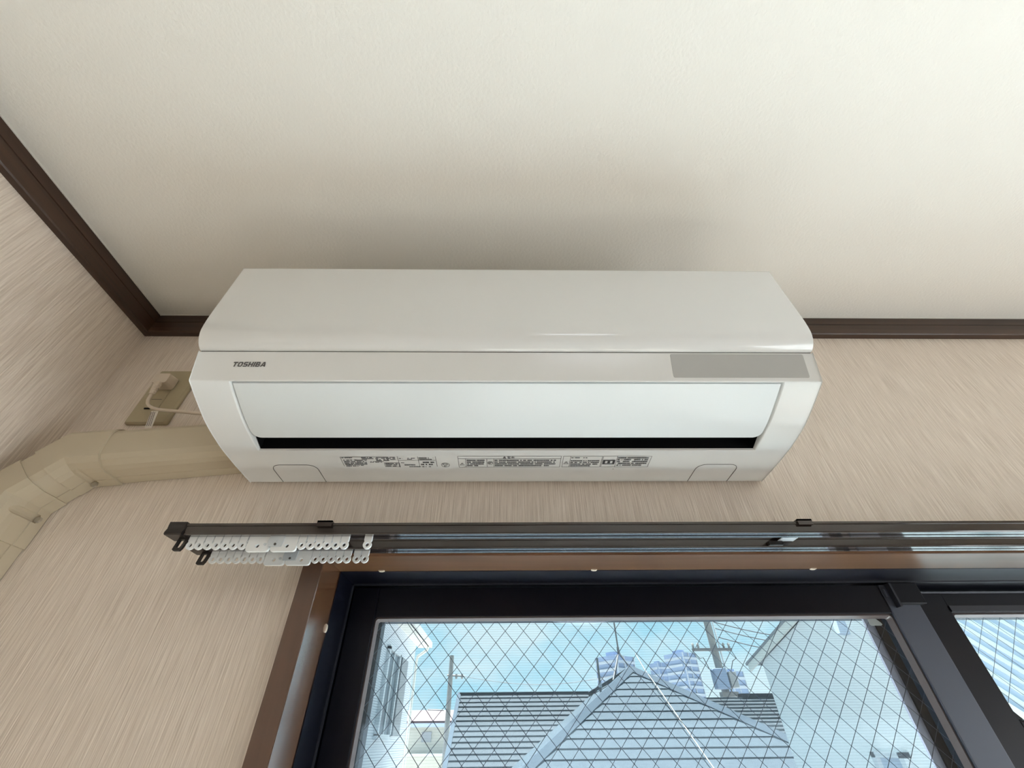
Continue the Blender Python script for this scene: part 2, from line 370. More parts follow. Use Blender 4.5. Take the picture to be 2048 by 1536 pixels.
# ------------------------------------------------------------------ the window
win = thing('window_1', (.59, .06, ZF), 'sliding window with black aluminium frame, wired glass and brown wooden casing', 'window', kind='structure')
CF, CB = -.012, .055
ch = MB(); ch.hull([(WX0-.0255, CF, WZ+.0255), (WX1+.0255, CF, WZ+.0255), (WX1, CF, WZ), (WX0, CF, WZ)],
                   [(WX0-.0255, CB, WZ+.0255), (WX1+.0255, CB, WZ+.0255), (WX1, CB, WZ), (WX0, CB, WZ)])
tag(ch.build('casing_head', CASEH, win), 'glossy brown wooden casing across the top')
for nm, xo, xi in (('casing_jamb', WX0-.0255, WX0), ('casing_jamb', WX1+.0255, WX1)):
    c = MB(); c.hull([(xo, CF, WZ+.0255), (xi, CF, WZ), (xi, CF, ZF), (xo, CF, ZF)], [(xo, CB, WZ+.0255), (xi, CB, WZ), (xi, CB, ZF), (xo, CB, ZF)])
    c.build(nm, CASE, win)
for x0, x1 in ((WX0-.0005, WX0+.0006), (WX1-.0006, WX1+.0005)): MB().box(x0, x1, CF+.0012, CB-.0004, ZF, WZ-.0006).build('jamb_lining', LINING, win)
MB().box(WX0, WX1, CF+.0012, CB-.0004, WZ-.0006, WZ+.0005).build('head_lining', HLINING, win)
MB().box(WX0-.03, WX1+.03, CF-.005, .25, ZF-.004, ZF+.018).build('sill', CASEH, win)
# aluminium frame: deep side returns, a bead before the sashes, outer flange
FI, FR, FT = -.243, 1.547, .1955
fm = MB()
fm.box(WX0-.02, FI, .055, .245, ZF, WZ+.02).box(FR, WX1+.02, .055, .245, ZF, WZ+.02).box(FI, FR, .055, .245, FT, WZ+.02)
fm.box(FI, -.2125, .222, .245, ZF, FT).box(1.517, FR, .222, .245, ZF, FT).box(-.2125, 1.517, .222, .245, .1635, FT)
fm.build('frame', ALU, win)
fl = MB().box(FI, FI+.0022, .1165, .1195, ZF, FT).box(FR-.0022, FR, .1165, .1195, ZF, FT).box(FI, FR, .1165, .1195, FT-.0022, FT)
fl.build('frame_lip', ALUB, win)
capm = [(-.2440, .0548, .1215), (-.183, .0548, .1958), (.132, .0548, .1958), (.462, .0548, .1958), (.826, .0548, .1958)]
for x, y, z in capm:
    k = MB(); vert = x < -.2
    a, b = (.0016, .0052) if vert else (.0045, .0013)
    k.prism([(x+a*cos(2*pi*i/10), z+b*sin(2*pi*i/10)) for i in range(10)], 'Y', .050, .0551)
    k.build('screw_cover', CREAM, win)

def sash(name, x0, x1, z1, yf, yb, il, ir, it, gy, lab, stile_mat, rail_gap=0):
    t = MB(); s = bpy.data.objects.new(name, None); COL.objects.link(s); s.parent = win; s.location = Vector((x0, yf, ZF+H)) - wloc(win); s['label'] = lab
    MB().box(x0, il, yf, yb, ZF+.02, z1, .0012).build('stile', ALU, s)
    MB().box(ir, x1, yf, gy-.0005, ZF+.02, z1, .0012).build('stile', stile_mat, s)
    MB().box(ir+.0004, x1-.0004, gy-.0005, yb, ZF+.02, z1).build('stile_back', ALU, s)
    MB().box(il, ir, yf+.001, yb, it, z1, .0012).build('top_rail', ALU, s)
    MB().box(il, ir, yf+.001, yb, ZF+.02, ZF+.10).build('bottom_rail', ALU, s)
    # gasket with rounded corners
    g = .0048; rc = .006
    def rr(x0_, x1_, z0_, z1_, r_):
        P = []
        for cx, cz, a0 in ((x1_-r_, z1_-r_, 0), (x0_+r_, z1_-r_, 90), (x0_+r_, z0_+r_, 180), (x1_-r_, z0_+r_, 270)):
            for k in range(5): a = radians(a0+k*22.5); P.append((cx+r_*cos(a), cz+r_*sin(a)))
        return P
    O = rr(il-.0004, ir+.0004, ZF+.0996, it+.0004, rc); I = rr(il+g, ir-g, ZF+.10+g, it-g, rc-.003)
    gm = MB(); n = len(O)
    vo = [gm.bm.verts.new((p[0], yf+.0042, p[1])) for p in O]; vi = [gm.bm.verts.new((p[0], gy-.0008, p[1])) for p in I]
    vm = [gm.bm.verts.new(((a[0]*.45+b[0]*.55), yf+.0030, (a[1]*.45+b[1]*.55))) for a, b in zip(O, I)]
    vbk = [gm.bm.verts.new((p[0], gy-.0008, p[1])) for p in O]
    for i in range(n):
        j = (i+1) % n
        gm.bm.faces.new((vo[i], vo[j], vm[j], vm[i])); gm.bm.faces.new((vm[i], vm[j], vi[j], vi[i]))
        gm.bm.faces.new((vi[i], vi[j], vbk[j], vbk[i])); gm.bm.faces.new((vbk[i], vbk[j], vo[j], vo[i]))
    gm.build('gasket', GASK, s, 50)
    MB().box(il-.002, ir+.002, gy, gy+.001, ZF+.098, it+.002).build('glass_pane', GLASS, s)
    return s

def wire_mesh(s, x0, x1, z0, z1, y, px, pz, nx, nz_):
    """crossing diagonal wires cast into the glass, clipped to the pane"""
    mb = MB(); W, Hh = px, pz
    for sgn in (1, -1):
        k0 = -200
        for k in range(-140, 140):
            # line through (nx + k*W, nz_) with slope sgn*Hh/W
            sl = sgn*Hh/W; bx = nx + k*W
            pts = []
            za, zb = nz_ + sl*(x0-bx), nz_ + sl*(x1-bx)
            xa, xb = x0, x1
            def clip(zt, xx, zz, ox, oz): return (ox + (xx-ox)*(zt-oz)/(zz-oz), zt)
            A, B = (xa, za), (xb, zb)
            if max(za, zb) < z0 or min(za, zb) > z1: continue
            if A[1] > z1: A = clip(z1, A[0], A[1], B[0], B[1])
            if A[1] < z0: A = clip(z0, A[0], A[1], B[0], B[1])
            if B[1] > z1: B = clip(z1, B[0], B[1], A[0], A[1])
            if B[1] < z0: B = clip(z0, B[0], B[1], A[0], A[1])
            if (Vector(A)-Vector(B)).length < .004: continue
            mb.tube([(A[0], y, A[1]), (B[0], y, B[1])], .00038, 4, False)
    o = mb.build('wire_mesh', mat('wire_steel', (.06, .07, .10), .35, metal=.3), s); o['kind'] = 'stuff'; o['label'] = 'diagonal steel wires cast in the glass'

s1 = sash('inner_sash', -.239, .6545, .1908, .121, .151, -.200, .604, .1495, .1355, 'left sash with wired glass', ALUG)
wire_mesh(s1, -.200, .604, -.9, .1495, .1362, .0281, .0305, .2106, .1469)
s2 = sash('outer_sash', .676, 1.543, .1870, .158, .188, .7335, 1.500, .1575, .1725, 'right sash with wired glass', ALU)
wire_mesh(s2, .7335, 1.500, -.9, .1575, .1732, .0281, .0305, .768, .1535)
MB().box(.7335, 1.500, .1595, .186, -.060, .0205, .003).build('middle_rail', ALU, s2)
MB().prism([(.7335, .0205), (.742, .0205), (.7335, .0315)], 'Y', .1595, .184).build('corner_gusset', ALU, s2)
MB().box(.7335, 1.500, .1560, .1582, .1590, .1675).build('rail_lip', ALUB, s2)
# guide block on top of the meeting stile
gb = MB(); gb.box(.6175, .6600, .1125, .1240, .1610, .1920, .0015).build('guide_block', ALU, s1)
MB().box(.6145, .6178, .1115, .1230, .1570, .1915).build('guide_block_edge', ALUB, s1)
MB().tube([(.6080, .1195, .184), (.6080, .1195, .172)], .0024, 8).build('guide_pin', ALUG, s1)
# sticker on the glass
st = MB(); st.prism([(.5700, .1478), (.5750, .1486), (.5800, .1478), (.5885, .1392), (.5892, .1368), (.5870, .1354), (.5705, .1354), (.5690, .1372)], 'Y', .1348, .1353)
st.build('sticker', STICK, s1)
# insect screen on the outer track
sn = bpy.data.objects.new('insect_screen', None); COL.objects.link(sn); sn.parent = win; sn.location = Vector((-.193, .205, ZF+H))-wloc(win); sn['label'] = 'fine grey insect screen outside the left sash'
MB().box(-.236, .632, .2050, .2053, ZF+.05, .185).build('screen_mesh', SCREEN, sn)
MB().box(.6295, .700, .199, .213, ZF+.02, .190).build('screen_stile', ALU, sn)
MB().box(.6155, .6295, .2030, .2075, ZF+.02, .190).build('screen_edge', PALEEDGE, sn)

# ------------------------------------------------------------------ air conditioner
AX0, AX1 = -.3945, .4035
ac = thing('air_conditioner', (.0045, -.11, .311), 'white wall-mounted air conditioner with a grey display strip above the window', 'air conditioner')
ctrl = [(-.004, .311), (-.048, .3122), (-.075, .3138), (-.100, .3160), (-.140, .3236), (-.175, .3362), (-.2000, .3470)]
def catmull(P, n):
    out = []
    for i in range(len(P)-1):
        p0, p1, p2, p3 = P[max(i-1, 0)], P[i], P[i+1], P[min(i+2, len(P)-1)]
        for k in range(n):
            t = k/n
            out.append(tuple(.5*((2*p1[j])+(-p0[j]+p2[j])*t+(2*p0[j]-5*p1[j]+4*p2[j]-p3[j])*t*t+(-p0[j]+3*p1[j]-3*p2[j]+p3[j])*t**3) for j in (0, 1)))
    out.append(P[-1]); return out
low = catmull(ctrl, 7)
OX0, OX1, OYF, OYR = -.3475, .3570, -.2000, -.0880
def lowz(y):
    for (a, b), (c, d) in zip(low, low[1:]):
        if min(a, c) <= y <= max(a, c): return b+(d-b)*(y-a)/(c-a)
    return low[-1][1] if y < low[-1][0] else low[0][1]
zr_ = lowz(OYR); low = [p for p in low if p[0] > OYR+.002] + [(OYR, zr_)] + [p for p in low if p[0] < OYR-.002]
body_prof = low + [(-.2008, .3476), (-.2014, .3487), (-.2126, .3862), (-.2050, .3866), (-.2050, .5440), (-.004, .5440)]
bb = MB(); colx = [AX0, OX0, OX1, AX1]
grid = [[bb.bm.verts.new((x, y, z)) for y, z in body_prof] for x in colx]; nb = len(body_prof)
iF = [i for i, p in enumerate(body_prof) if abs(p[0]-OYF) < 1e-6][0]; iR = [i for i, p in enumerate(body_prof) if abs(p[0]-OYR) < 1e-6][0]
for c_ in range(3):
    for i in range(nb):
        if c_ == 1 and iR <= i < iF: continue
        j = (i+1) % nb; bb.bm.faces.new((grid[c_][i], grid[c_][j], grid[c_+1][j], grid[c_+1][i]))
bb.bm.faces.new(grid[0]); bb.bm.faces.new(grid[3][::-1])
# rounded rim of the outlet, then the pocket walls
def rim(dx, dy, dz):
    L = []
    for i in range(iR, iF+1): y, z = body_prof[i]; yy = min(max(y, OYF+dy), OYR-dy); L.append((OX0+dx, yy, lowz(yy)+dz))
    for i in range(iF, iR-1, -1): y, z = body_prof[i]; yy = min(max(y, OYF+dy), OYR-dy); L.append((OX1-dx, yy, lowz(yy)+dz))
    return L
edge0 = [grid[1][i] for i in range(iR, iF+1)] + [grid[2][i] for i in range(iF, iR-1, -1)]
prev = edge0
for dx, dy, dz in ((.0010, .0006, .0004), (.0019, .0010, .0016), (.0032, .0014, .0120)):
    cur = [bb.bm.verts.new(p) for p in rim(dx, dy, dz)]
    for i in range(len(cur)): j = (i+1) % len(cur); bb.bm.faces.new((prev[i], prev[j], cur[j], cur[i]))
    prev = cur
bmesh.ops.remove_doubles(bb.bm, verts=bb.bm.verts, dist=1e-6)
ends = [e for e in bb.bm.edges if len(e.link_faces) == 2 and all(abs(v.co.x-AX0) < 1e-6 for v in e.verts) or len(e.link_faces) == 2 and all(abs(v.co.x-AX1) < 1e-6 for v in e.verts)]
bmesh.ops.bevel(bb.bm, geom=ends, offset=.0012, segments=2, profile=.6, affect='EDGES')
body = bb.build('body', ACW, ac, 32)
# black inside of the outlet
li = MB(); z0i = .006
a = [(OX0+.0034, -.1980, .0), (OX1-.0034, -.1980, .0), (OX1-.0034, -.0895, .0), (OX0+.0034, -.0895, .0)]
A = [li.bm.verts.new((x, y, lowz(y)+(.0085 if y < -.15 else .0030))) for x, y, _ in a]; B = [li.bm.verts.new((x+(.003 if x < 0 else -.003), y+(.012 if y < -.15 else -.008), .390)) for x, y, _ in a]
for i in range(4): li.bm.faces.new((A[i], A[(i+1) % 4], B[(i+1) % 4], B[i]))
li.bm.faces.new(B)
li.build('air_outlet', BLACK, ac)
MB().box(OX0+.01, OX1-.01, -.112, -.095, .332, .334).build('inner_louvre', BLACK, ac)
# swing flap following the curve of the underside
fp_o = []; fy0, fy1 = -.1962, -.1140
for k in range(15):
    y = fy0+(fy1-fy0)*k/14; fp_o.append((y, lowz(y)+.0016))
def flap_loop(x, ins):
    lo = [(x, y, z) for y, z in fp_o]; hi = [(x, y, z+.005) for y, z in fp_o[::-1]]
    return lo+hi
fmb = MB(); XA, XB = OX0+.0046, OX1-.0042; nsec = 8
secs = []
for i in range(nsec+1): secs.append((XA+.011*(1-cos(pi/2*i/nsec)), .011*(1-sin(pi/2*i/nsec))))
xs_list = [(x, c) for x, c in secs] + [(XB-(x-XA), c) for x, c in secs[::-1]]
loops = []
for x, c in xs_list:
    yend = fy1 - c; lp = []
    for k in range(15):
        y = fy0+(yend-fy0)*k/14; lp.append((x, y, lowz(y)+.0016))
    up_ = [(p[0], p[1], p[2]+.005) for p in lp[::-1]]
    loops.append([fmb.bm.verts.new(p) for p in lp+up_])
for P, Q in zip(loops, loops[1:]):
    n = len(P)
    for i in range(n): fmb.bm.faces.new((P[i], Q[i], Q[(i+1) % n], P[(i+1) % n]))
fmb.bm.faces.new(loops[0]); fmb.bm.faces.new(loops[-1][::-1])
fmb.build('swing_flap', ACF, ac, 30)
# front panel with rounded lower lip
pp = [(-.2060, .3880), (-.2120, .3880), (-.2150, .3885), (-.2185, .3902), (-.2215, .3926), (-.2245, .3962), (-.2268, .4000), (-.2288, .4048),
      (-.2301, .4100), (-.2310, .4175), (-.2315, .4280), (-.2317, .4400), (-.2306, .5440), (-.2302, .5458), (-.2290, .5470), (-.2200, .5474), (-.0100, .5474), (-.0100, .5445), (-.2060, .5445)]
fpan = MB().prism(pp, 'X', AX0, AX1).build('front_panel', ACP, ac)
bv = fpan.modifiers.new('bevel', 'BEVEL'); bv.width = .0016; bv.segments = 3; bv.limit_method = 'ANGLE'; bv.angle_limit = radians(50)
bpy.context.view_layer.update(); me = evaluated(fpan); fpan.modifiers.clear(); fpan.data = me
me.shade_smooth(); me.set_sharp_from_angle(angle=radians(40))
MB().box(AX0+.002, AX1-.002, -.2118, -.2056, .3862, .3884).build('panel_gap', SEAM, ac)
# fascia strip: logo and display
FO = (0, -.2014, .3487); FE = Vector((0, -.0112, .0375)).normalized(); EX = (1, 0, 0); FN = Vector(EX).cross(FE).normalized()
FL = (Vector((0, -.2126, .3862))-Vector(FO)).length
dsp = MB()
def rrect(x0, x1, y0, y1, r_):
    P = []
    for cx, cy, a0 in ((x1-r_, y1-r_, 0), (x0+r_, y1-r_, 90), (x0+r_, y0+r_, 180), (x1-r_, y0+r_, 270)):
        for k in range(5): a_ = radians(a0+k*22.5); P.append((cx+r_*cos(a_), cy+r_*sin(a_)))
    return P
dp = rrect(.2143, .3895, .0036, FL-.0016, .0022)
dsp.hull([tuple(plane_pt(FO, EX, FE, FN, x, y, -.0008)) for x, y in dp], [tuple(plane_pt(FO, EX, FE, FN, x, y, .0003)) for x, y in dp])
dsp.build('display_strip', DISP, ac)
lg = heavy_lettering('TOSHIBA', .0425, .0068, .26)
flat_print('logo', LOGO, ac, plane_pt(FO, EX, FE, FN, -.3472, .0176), EX, FE, lg, .0004)
# printed labels on the underside
UE = Vector((0, -.9985, .055)).normalized(); UO = (0, -.0470, .3120)
def under(name, x0, shapes, h=.0004):
    """shapes in label space: x from x0, y towards the front; follows the underside curve"""
    mb = MB()
    for poly in shapes:
        vs = []
        for x, y in poly:
            yy = -.0470 - y; vs.append(mb.bm.verts.new((x0+x, yy, lowz(yy)-h)))
        mb.bm.faces.new(vs)
    bm = mb.bm; org = wloc(ac); bmesh.ops.translate(bm, verts=bm.verts, vec=Vector((0, 0, H))-org)
    me_ = bpy.data.meshes.new(name); bm.to_mesh(me_); bm.free(); me_.materials.append(INK)
    ob = bpy.data.objects.new(name, me_); COL.objects.link(ob); ob.parent = ac; return ob
rng = random.Random(4); T = .0006
S = []
S += [R4(0, .0265, .064, T), R4(0, .003, T, .0235), R4(.0815, 0, T, .0285), R4(.136, .002, T, .026), R4(.0825, .018, .053, T), R4(.1105, .002, T, .026)]
S += text_rows(.002, .0235, .026, .003, 1, rng) + text_rows(.003, .002, .020, .019, 5, rng) + text_rows(.022, .004, .014, .016, 5, rng)
S += text_rows(.030, .0185, .018, .0085, 3, rng) + text_rows(.050, .0165, .030, .0110, 4, rng) + text_rows(.040, .0125, .026, .004, 2, rng)
S += text_rows(.0615, .002, .019, .0100, 3, rng) + frame_rect(.060, .001, .0215, .0115, T)
S += text_rows(.084, .0215, .006, .003, 1, rng) + text_rows(.095, .0200, .012, .005, 2, rng) + text_rows(.112, .019, .022, .007, 2, rng)
S += text_rows(.085, .011, .007, .0026, 1, rng) + text_rows(.089, .0045, .018, .004, 1, rng) + text_rows(.095, 0, .036, .0032, 1, rng) + text_rows(.113, .005, .021, .011, 2, rng)
tag(under('rating_label', -.2372, S), 'grey rating table in fine print')
S = ring(0, .0062, .0062, .0060, .0006) + [[(x-.0037, y+.0062) for x, y in q] for q in text_shapes('PS', .0074, .0042)] + [[(x-.0020, y+.0016) for x, y in q] for q in text_shapes('E', .0040, .0038)]
tag(under('safety_mark', -.0884, S), 'round certification mark')
def tri(x, y, s_): 
    return [[(x, y), (x+s_, y), (x+s_*.5+.0004, y+.9*s_), (x+s_*.5-.0004, y+.9*s_)]] if False else \
        [[(x, y), (x+s_, y), (x+s_-.0008, y+.0008), (x+.0008, y+.0008)], [(x, y), (x+.0008, y), (x+s_*.5+.0002, y+.9*s_), (x+s_*.5-.0006, y+.9*s_)], [(x+s_-.0008, y), (x+s_, y), (x+s_*.5+.0006, y+.9*s_), (x+s_*.5-.0002, y+.9*s_)], R4(x+s_*.5-.0005, y+.0016, .001, .4*s_)]
S = frame_rect(0, .0, .1495, .0285, T) + [R4(0, .0220, .1495, T), R4(.0105, 0, T, .022), R4(.0415, 0, T, .022), R4(.0515, 0, T, .022)]
S += tri(.0018, .0055, .0072) + tri(.0650, .0228, .0050)
S += [[(x+.0712, y+.0228) for x, y in q] for q in text_shapes('警告', .0110, .0048, 0, .02)]
S += text_rows(.0125, .0020, .0275, .0185, 4, rng) + text_rows(.0530, .0020, .0940, .0185, 4, rng)
S += ring(.0466, .0115, .0040, .0042, .0008) + text_rows(.0440, .0090, .0052, .0050, 2, rng)
tag(under('warning_label', -.0690, S), 'boxed warning notice in fine print')
S = frame_rect(0, 0, .0570, .0285, T) + [R4(.0105, 0, T, .0285)] + tri(.0016, .0085, .0076) + text_rows(.0120, .0225, .0440, .0038, 1, rng) + text_rows(.0120, .0015, .0440, .0175, 4, rng)
tag(under('caution_label', .0833, S), 'boxed caution notice with a triangle')
S = frame_rect(0, 0, .0705, .0285, T) + [R4(.0205, 0, T, .0285), R4(.0012, .0075, .0180, .0025), R4(.0012, .0165, .0180, .0025), R4(.0012, .010, .0035, .0065), R4(.0157, .010, .0035, .0065), R4(.0082, .0105, .004, .0055)]
S += text_rows(.0220, .0030, .0470, .0235, 5, rng)
tag(under('info_label', .1412, S), 'boxed notice with a black pictogram')
under('print_dot', .1612, [R4(-.0007, -.0060, .0014, .0014)])
for x0, x1, sl in ((-.3440, -.2780, 0), (.2858, .3478, 0)):
    pts = [(x0, -.004)]
    pts += [(x0, -.040)] + [(x0+.013*(1-cos(a_)), -.040-.0135*sin(a_)) for a_ in [i*pi/12 for i in range(1, 7)]]
    pts += [(x1-.013*(1-cos(a_)), -.040-.0135*sin(a_)) for a_ in [i*pi/12 for i in range(6, 0, -1)]] + [(x1, -.040), (x1, -.004)]
    MB().tube([(x, y, lowz(y)-.0001) for x, y in pts], .00045, 5).build('hatch_seam', SEAM, ac)

# ------------------------------------------------------------------ pipe cover duct
pc = thing('pipe_cover', (-.60, -.03, .27), 'beige plastic pipe cover running from the air conditioner into the left corner', 'pipe cover')
def dprof(g=0, groove=True):
    w_ = .0342+g; d_ = .0615+g
    P = [(-w_, -.0008), (-w_, -.0185), (-w_+.0012, -.0192), (-w_+.0006, -.0199), (-w_+.0006, -.040), (-w_+.0030, -.0485), (-w_+.0085, -.0560-g*.5), (-w_+.0160, -d_+.0008), (-w_+.0220, -d_)]
    return P + [(w_-.0220, -d_), (w_-.0160, -d_+.0008), (w_-.0085, -.0560-g*.5), (w_-.0030, -.0485), (w_-.0006, -.040), (w_-.0006, -.0008)]
def sweep(path, prof):
    mb = MB(); rings = []; n = len(path)
    for i, p in enumerate(path):
        d1 = (Vector(path[i])-Vector(path[i-1])).normalized() if i else None
        d2 = (Vector(path[i+1])-Vector(path[i])).normalized() if i < n-1 else None
        d1 = d1 or d2; d2 = d2 or d1
        n1 = Vector((d1.y, -d1.x)); n2 = Vector((d2.y, -d2.x)); nn = (n1+n2).normalized(); sc_ = 1/max(.3, nn.dot(n1))
        rings.append([mb.bm.verts.new((p[0]+q[0]*nn.x*sc_, q[1], p[1]+q[0]*nn.y*sc_)) for q in prof])
    for A_, B_ in zip(rings, rings[1:]):
        k = len(A_)
        for i in range(k): mb.bm.faces.new((A_[i], B_[i], B_[(i+1) % k], A_[(i+1) % k]))
    mb.bm.faces.new(rings[0]); mb.bm.faces.new(rings[-1][::-1]); return mb
zc = lambda x: .3440 + (x+.60)*.098
PA, PB = (-.648, zc(-.648)), (-.7032, .276)
e0 = (-.594, zc(-.594)); e3 = (-.7032, .210)
sweep([(-.3955, zc(-.3955)), (-.60, zc(-.60))], dprof()).build('straight_cover', DUCT, pc, 11)
sweep([(-.7032, .218), (-.7032, -1.60)], dprof()).build('straight_cover', DUCT, pc, 11)
midp = ((PA[0]+PB[0])/2, (PA[1]+PB[1])/2)
d45 = (Vector(PB)-Vector(PA)).normalized()
ga, gb_ = tuple(Vector(midp)-d45*.009), tuple(Vector(midp)+d45*.009)
for path, slot in (([e0, PA, ga], (-.621, .2990)), ([gb_, PB, e3], (-.6655, .2445))):
    el = sweep(path, dprof(.0028)).build('elbow_half', DUCT, pc)
    c = MB(); sx, sz = slot
    c.tube([(sx, -.085, sz+.004), (sx, -.012, sz+.004)], .0062, 12)
    cut(el, [c]); el.data.shade_smooth(); el.data.set_sharp_from_angle(angle=radians(11))
    MB().tube([(sx, -.014, sz+.0035), (sx, -.0105, sz+.0035)], .0042, 10).build('screw', SCREW, pc)
sweep([tuple(Vector(midp)-d45*.02), tuple(Vector(midp)+d45*.02)], dprof(.0008)).build('elbow_joint', DUCT, pc, 20)

# ------------------------------------------------------------------ wall outlet, plug and cord
wo_ = thing('wall_outlet', (-.616, 0, .4195), 'olive-beige wall outlet plate with a plug beside the air conditioner', 'outlet')
op = MB(); lo = rrect(-.652, -.580, .4195, .5415, .004); hi = rrect(-.6495, -.5825, .4220, .5390, .003)
op.hull([(x, -.0005, z) for x, z in lo], [(x, -.0048, z) for x, z in lo]); op.build('plate', PLATE, wo_, 0)
op = MB(); op.hull([(x, -.0048, z) for x, z in lo], [(x, -.0078, z) for x, z in hi]); op.build('plate_face', PLATE, wo_)
MB().box(-.634, -.608, -.0088, -.0070, .4520, .5200, .0006).build('socket_insert', PLATE, wo_)
for x in (-.632, -.616): MB().box(x, x+.0105, -.0090, -.0080, .4490, .4515).build('release_slot', BLACK, wo_)
MB().box(-.630, -.612, -.0092, -.0085, .4700, .4706).build('socket_line', SEAM, wo_)
pw = bpy.data.objects.new('power_cord', None); COL.objects.link(pw); pw.parent = ac; pw.location = Vector((-.60, -.025, .43+H))-wloc(ac); pw['label'] = 'cream power cord plugged into the outlet plate'
plug = MB()
pf = rrect(-.6290, -.6030, .4905, .5120, .004); pbk = rrect(-.6320, -.6045, .4925, .5180, .004)
plug.hull([(x, -.0090, z) for x, z in pbk], [(x, -.0315, z) for x, z in pf]); plug.build('plug', CREAM, pw)
rel = MB(); P0, P1 = Vector((-.6160, -.030, .4915)), Vector((-.6150, -.0285, .4660)); ptsr, rr_ = [], []
for i in range(13):
    ptsr.append(tuple(P0.lerp(P1, i/12))); rr_.append((.0068-.0020*i/12)*(1 if i % 2 else .86))
rel.tube(ptsr, rr_, 10).build('strain_relief', CREAM, pw, 30)
cp = [(-.6150, -.0285, .4665), (-.6152, -.0280, .4600), (-.6148, -.0275, .4535), (-.6120, -.0270, .4470), (-.6070, -.0265, .4418), (-.6000, -.0262, .4380), (-.5900, -.0258, .4352), (-.5780, -.0255, .4335), (-.5605, -.0250, .4322), (-.5145, -.0245, .4270), (-.450, -.024, .4225), (-.389, -.024, .419)]
MB().tube(cp, .0029, 10).build('cable', CREAM, pw, 60)
tg = MB(); tg.hull([(-.5985, -.0255, .4320), (-.5870, -.0255, .4325), (-.5740, -.0310, .3935), (-.5850, -.0310, .3925)], [(-.5985, -.0250, .4320), (-.5870, -.0250, .4325), (-.5740, -.0305, .3935), (-.5850, -.0305, .3925)])
tagp = tg.build('paper_tag', TAGW, pw)
To = Vector((-.5850, -.0310, .3925)); Ty = Vector((-.5985, -.0255, .4320))-To; Tx = Vector((-.5740, -.0310, .3935))-To
Txn = Tx.normalized(); Tyn = (Ty-Txn*Ty.dot(Txn)).normalized()
shp = []
for row in range(3):
    y_ = .005
    while y_ < .037:
        l_ = rng.uniform(.0010, .0024); sx_ = .0018+row*.0029-.0110*y_/.038
        shp.append(R4(sx_, y_, .0013, l_)); y_ += l_+.0007
nn_ = Txn.cross(Tyn)
pr_ = flat_print('tag_print', INK, pw, To, Txn, Tyn, shp, .0003 if nn_.y < 0 else -.0003)

# ------------------------------------------------------------------ double curtain rail
cr = thing('curtain_rail', (.55, -.06, .193), 'dark brown double curtain rail mounted above the window', 'curtain rail')
def rail(name, y0):
    # C-shaped channel, open slot underneath
    d = .0180; P = [(y0, .1935), (y0, .2020), (y0-.0012, .2024), (y0-.0012, .2052), (y0+d, .2052), (y0+d, .1935), (y0+d-.0012, .1925), (y0+.0104, .1925), (y0+.0104, .1942),
                    (y0+d-.0016, .1945), (y0+d-.0016, .2036), (y0+.0016, .2036), (y0+.0016, .1945), (y0+.0078, .1942), (y0+.0078, .1925), (y0+.0012, .1925)]
    o = MB().prism(P, 'X', -.3895, 1.72).build(name, RAIL, cr)
    for a_, b_ in ((.0012, .0076), (.0106, .0168)): MB().box(-.384, 1.705, y0+a_, y0+b_, .1921, .1926).build('added_gloss_strip', LIPGLOSS, cr)  # glossy strips added under the lips to brighten their reflections
    return o
rail('front_rail', -.1000); rail('back_rail', -.0500)
for y0 in (-.1000, -.0500):
    for x0, x1 in ((-.4045, -.3840), (1.705, 1.732)):
        c = MB(); P = [(y0-.0030, .1945), (y0-.0012, .1990), (y0-.0018, .2030), (y0-.0018, .2070), (y0+.0195, .2070), (y0+.0195, .1915), (y0-.0015, .1915), (y0-.0030, .1925)]
        c.prism(P, 'X', x0, x1).build('end_cap', STOP, cr)
    # black end stop with an oval eye
    es = MB(); yc = y0+.0091; x0, x1 = -.3935, -.3805
    outer = [(x0+.0025, .1945), (x1+.0005, .1945), (x1-.0004, .1865), (x1-.0022, .1790), (x1-.0040, .1760), (x0+.0020, .1760), (x0, .1775), (x0+.0012, .1865)]
    k = len(outer); cx_, cz_ = sum(p[0] for p in outer)/k-.0002, .1832
    inner = [(cx_+(p[0]-cx_)*.46, cz_+(p[1]-cz_)*.52) for p in outer]
    for ya, yb_ in ((yc-.0016, yc+.0016),):
        VO = [[es.bm.verts.new((p[0], y, p[1])) for p in outer] for y in (ya, yb_)]; VI = [[es.bm.verts.new((p[0], y, p[1])) for p in inner] for y in (ya, yb_)]
        for i in range(k):
            j = (i+1) % k
            es.bm.faces.new((VO[0][i], VO[0][j], VI[0][j], VI[0][i])); es.bm.faces.new((VO[1][i], VI[1][i], VI[1][j], VO[1][j]))
            es.bm.faces.new((VO[0][i], VO[1][i], VO[1][j], VO[0][j])); es.bm.faces.new((VI[0][i], VI[0][j], VI[1][j], VI[1][i]))
    es.build('end_stop', STOP, cr)
for xb in (-.2185, .3680, 1.35):
    b = MB(); b.box(xb-.009, xb+.009, -.1035, .0, .2054, .2075).box(xb-.009, xb+.009, -.1035, -.1013, .2005, .2075).box(xb-.011, xb+.011, -.004, 0, .2054, .245)
    b.build('bracket', RAIL, cr)
    MB().box(xb-.024, xb-.006, -.0545, -.0501, .1935, .1985).build('bracket_clip', STOP, cr)
    MB().box(xb-.010, xb+.010, -.0640, -.0512, .1990, .2000).build('bracket_tongue', METAL, cr)

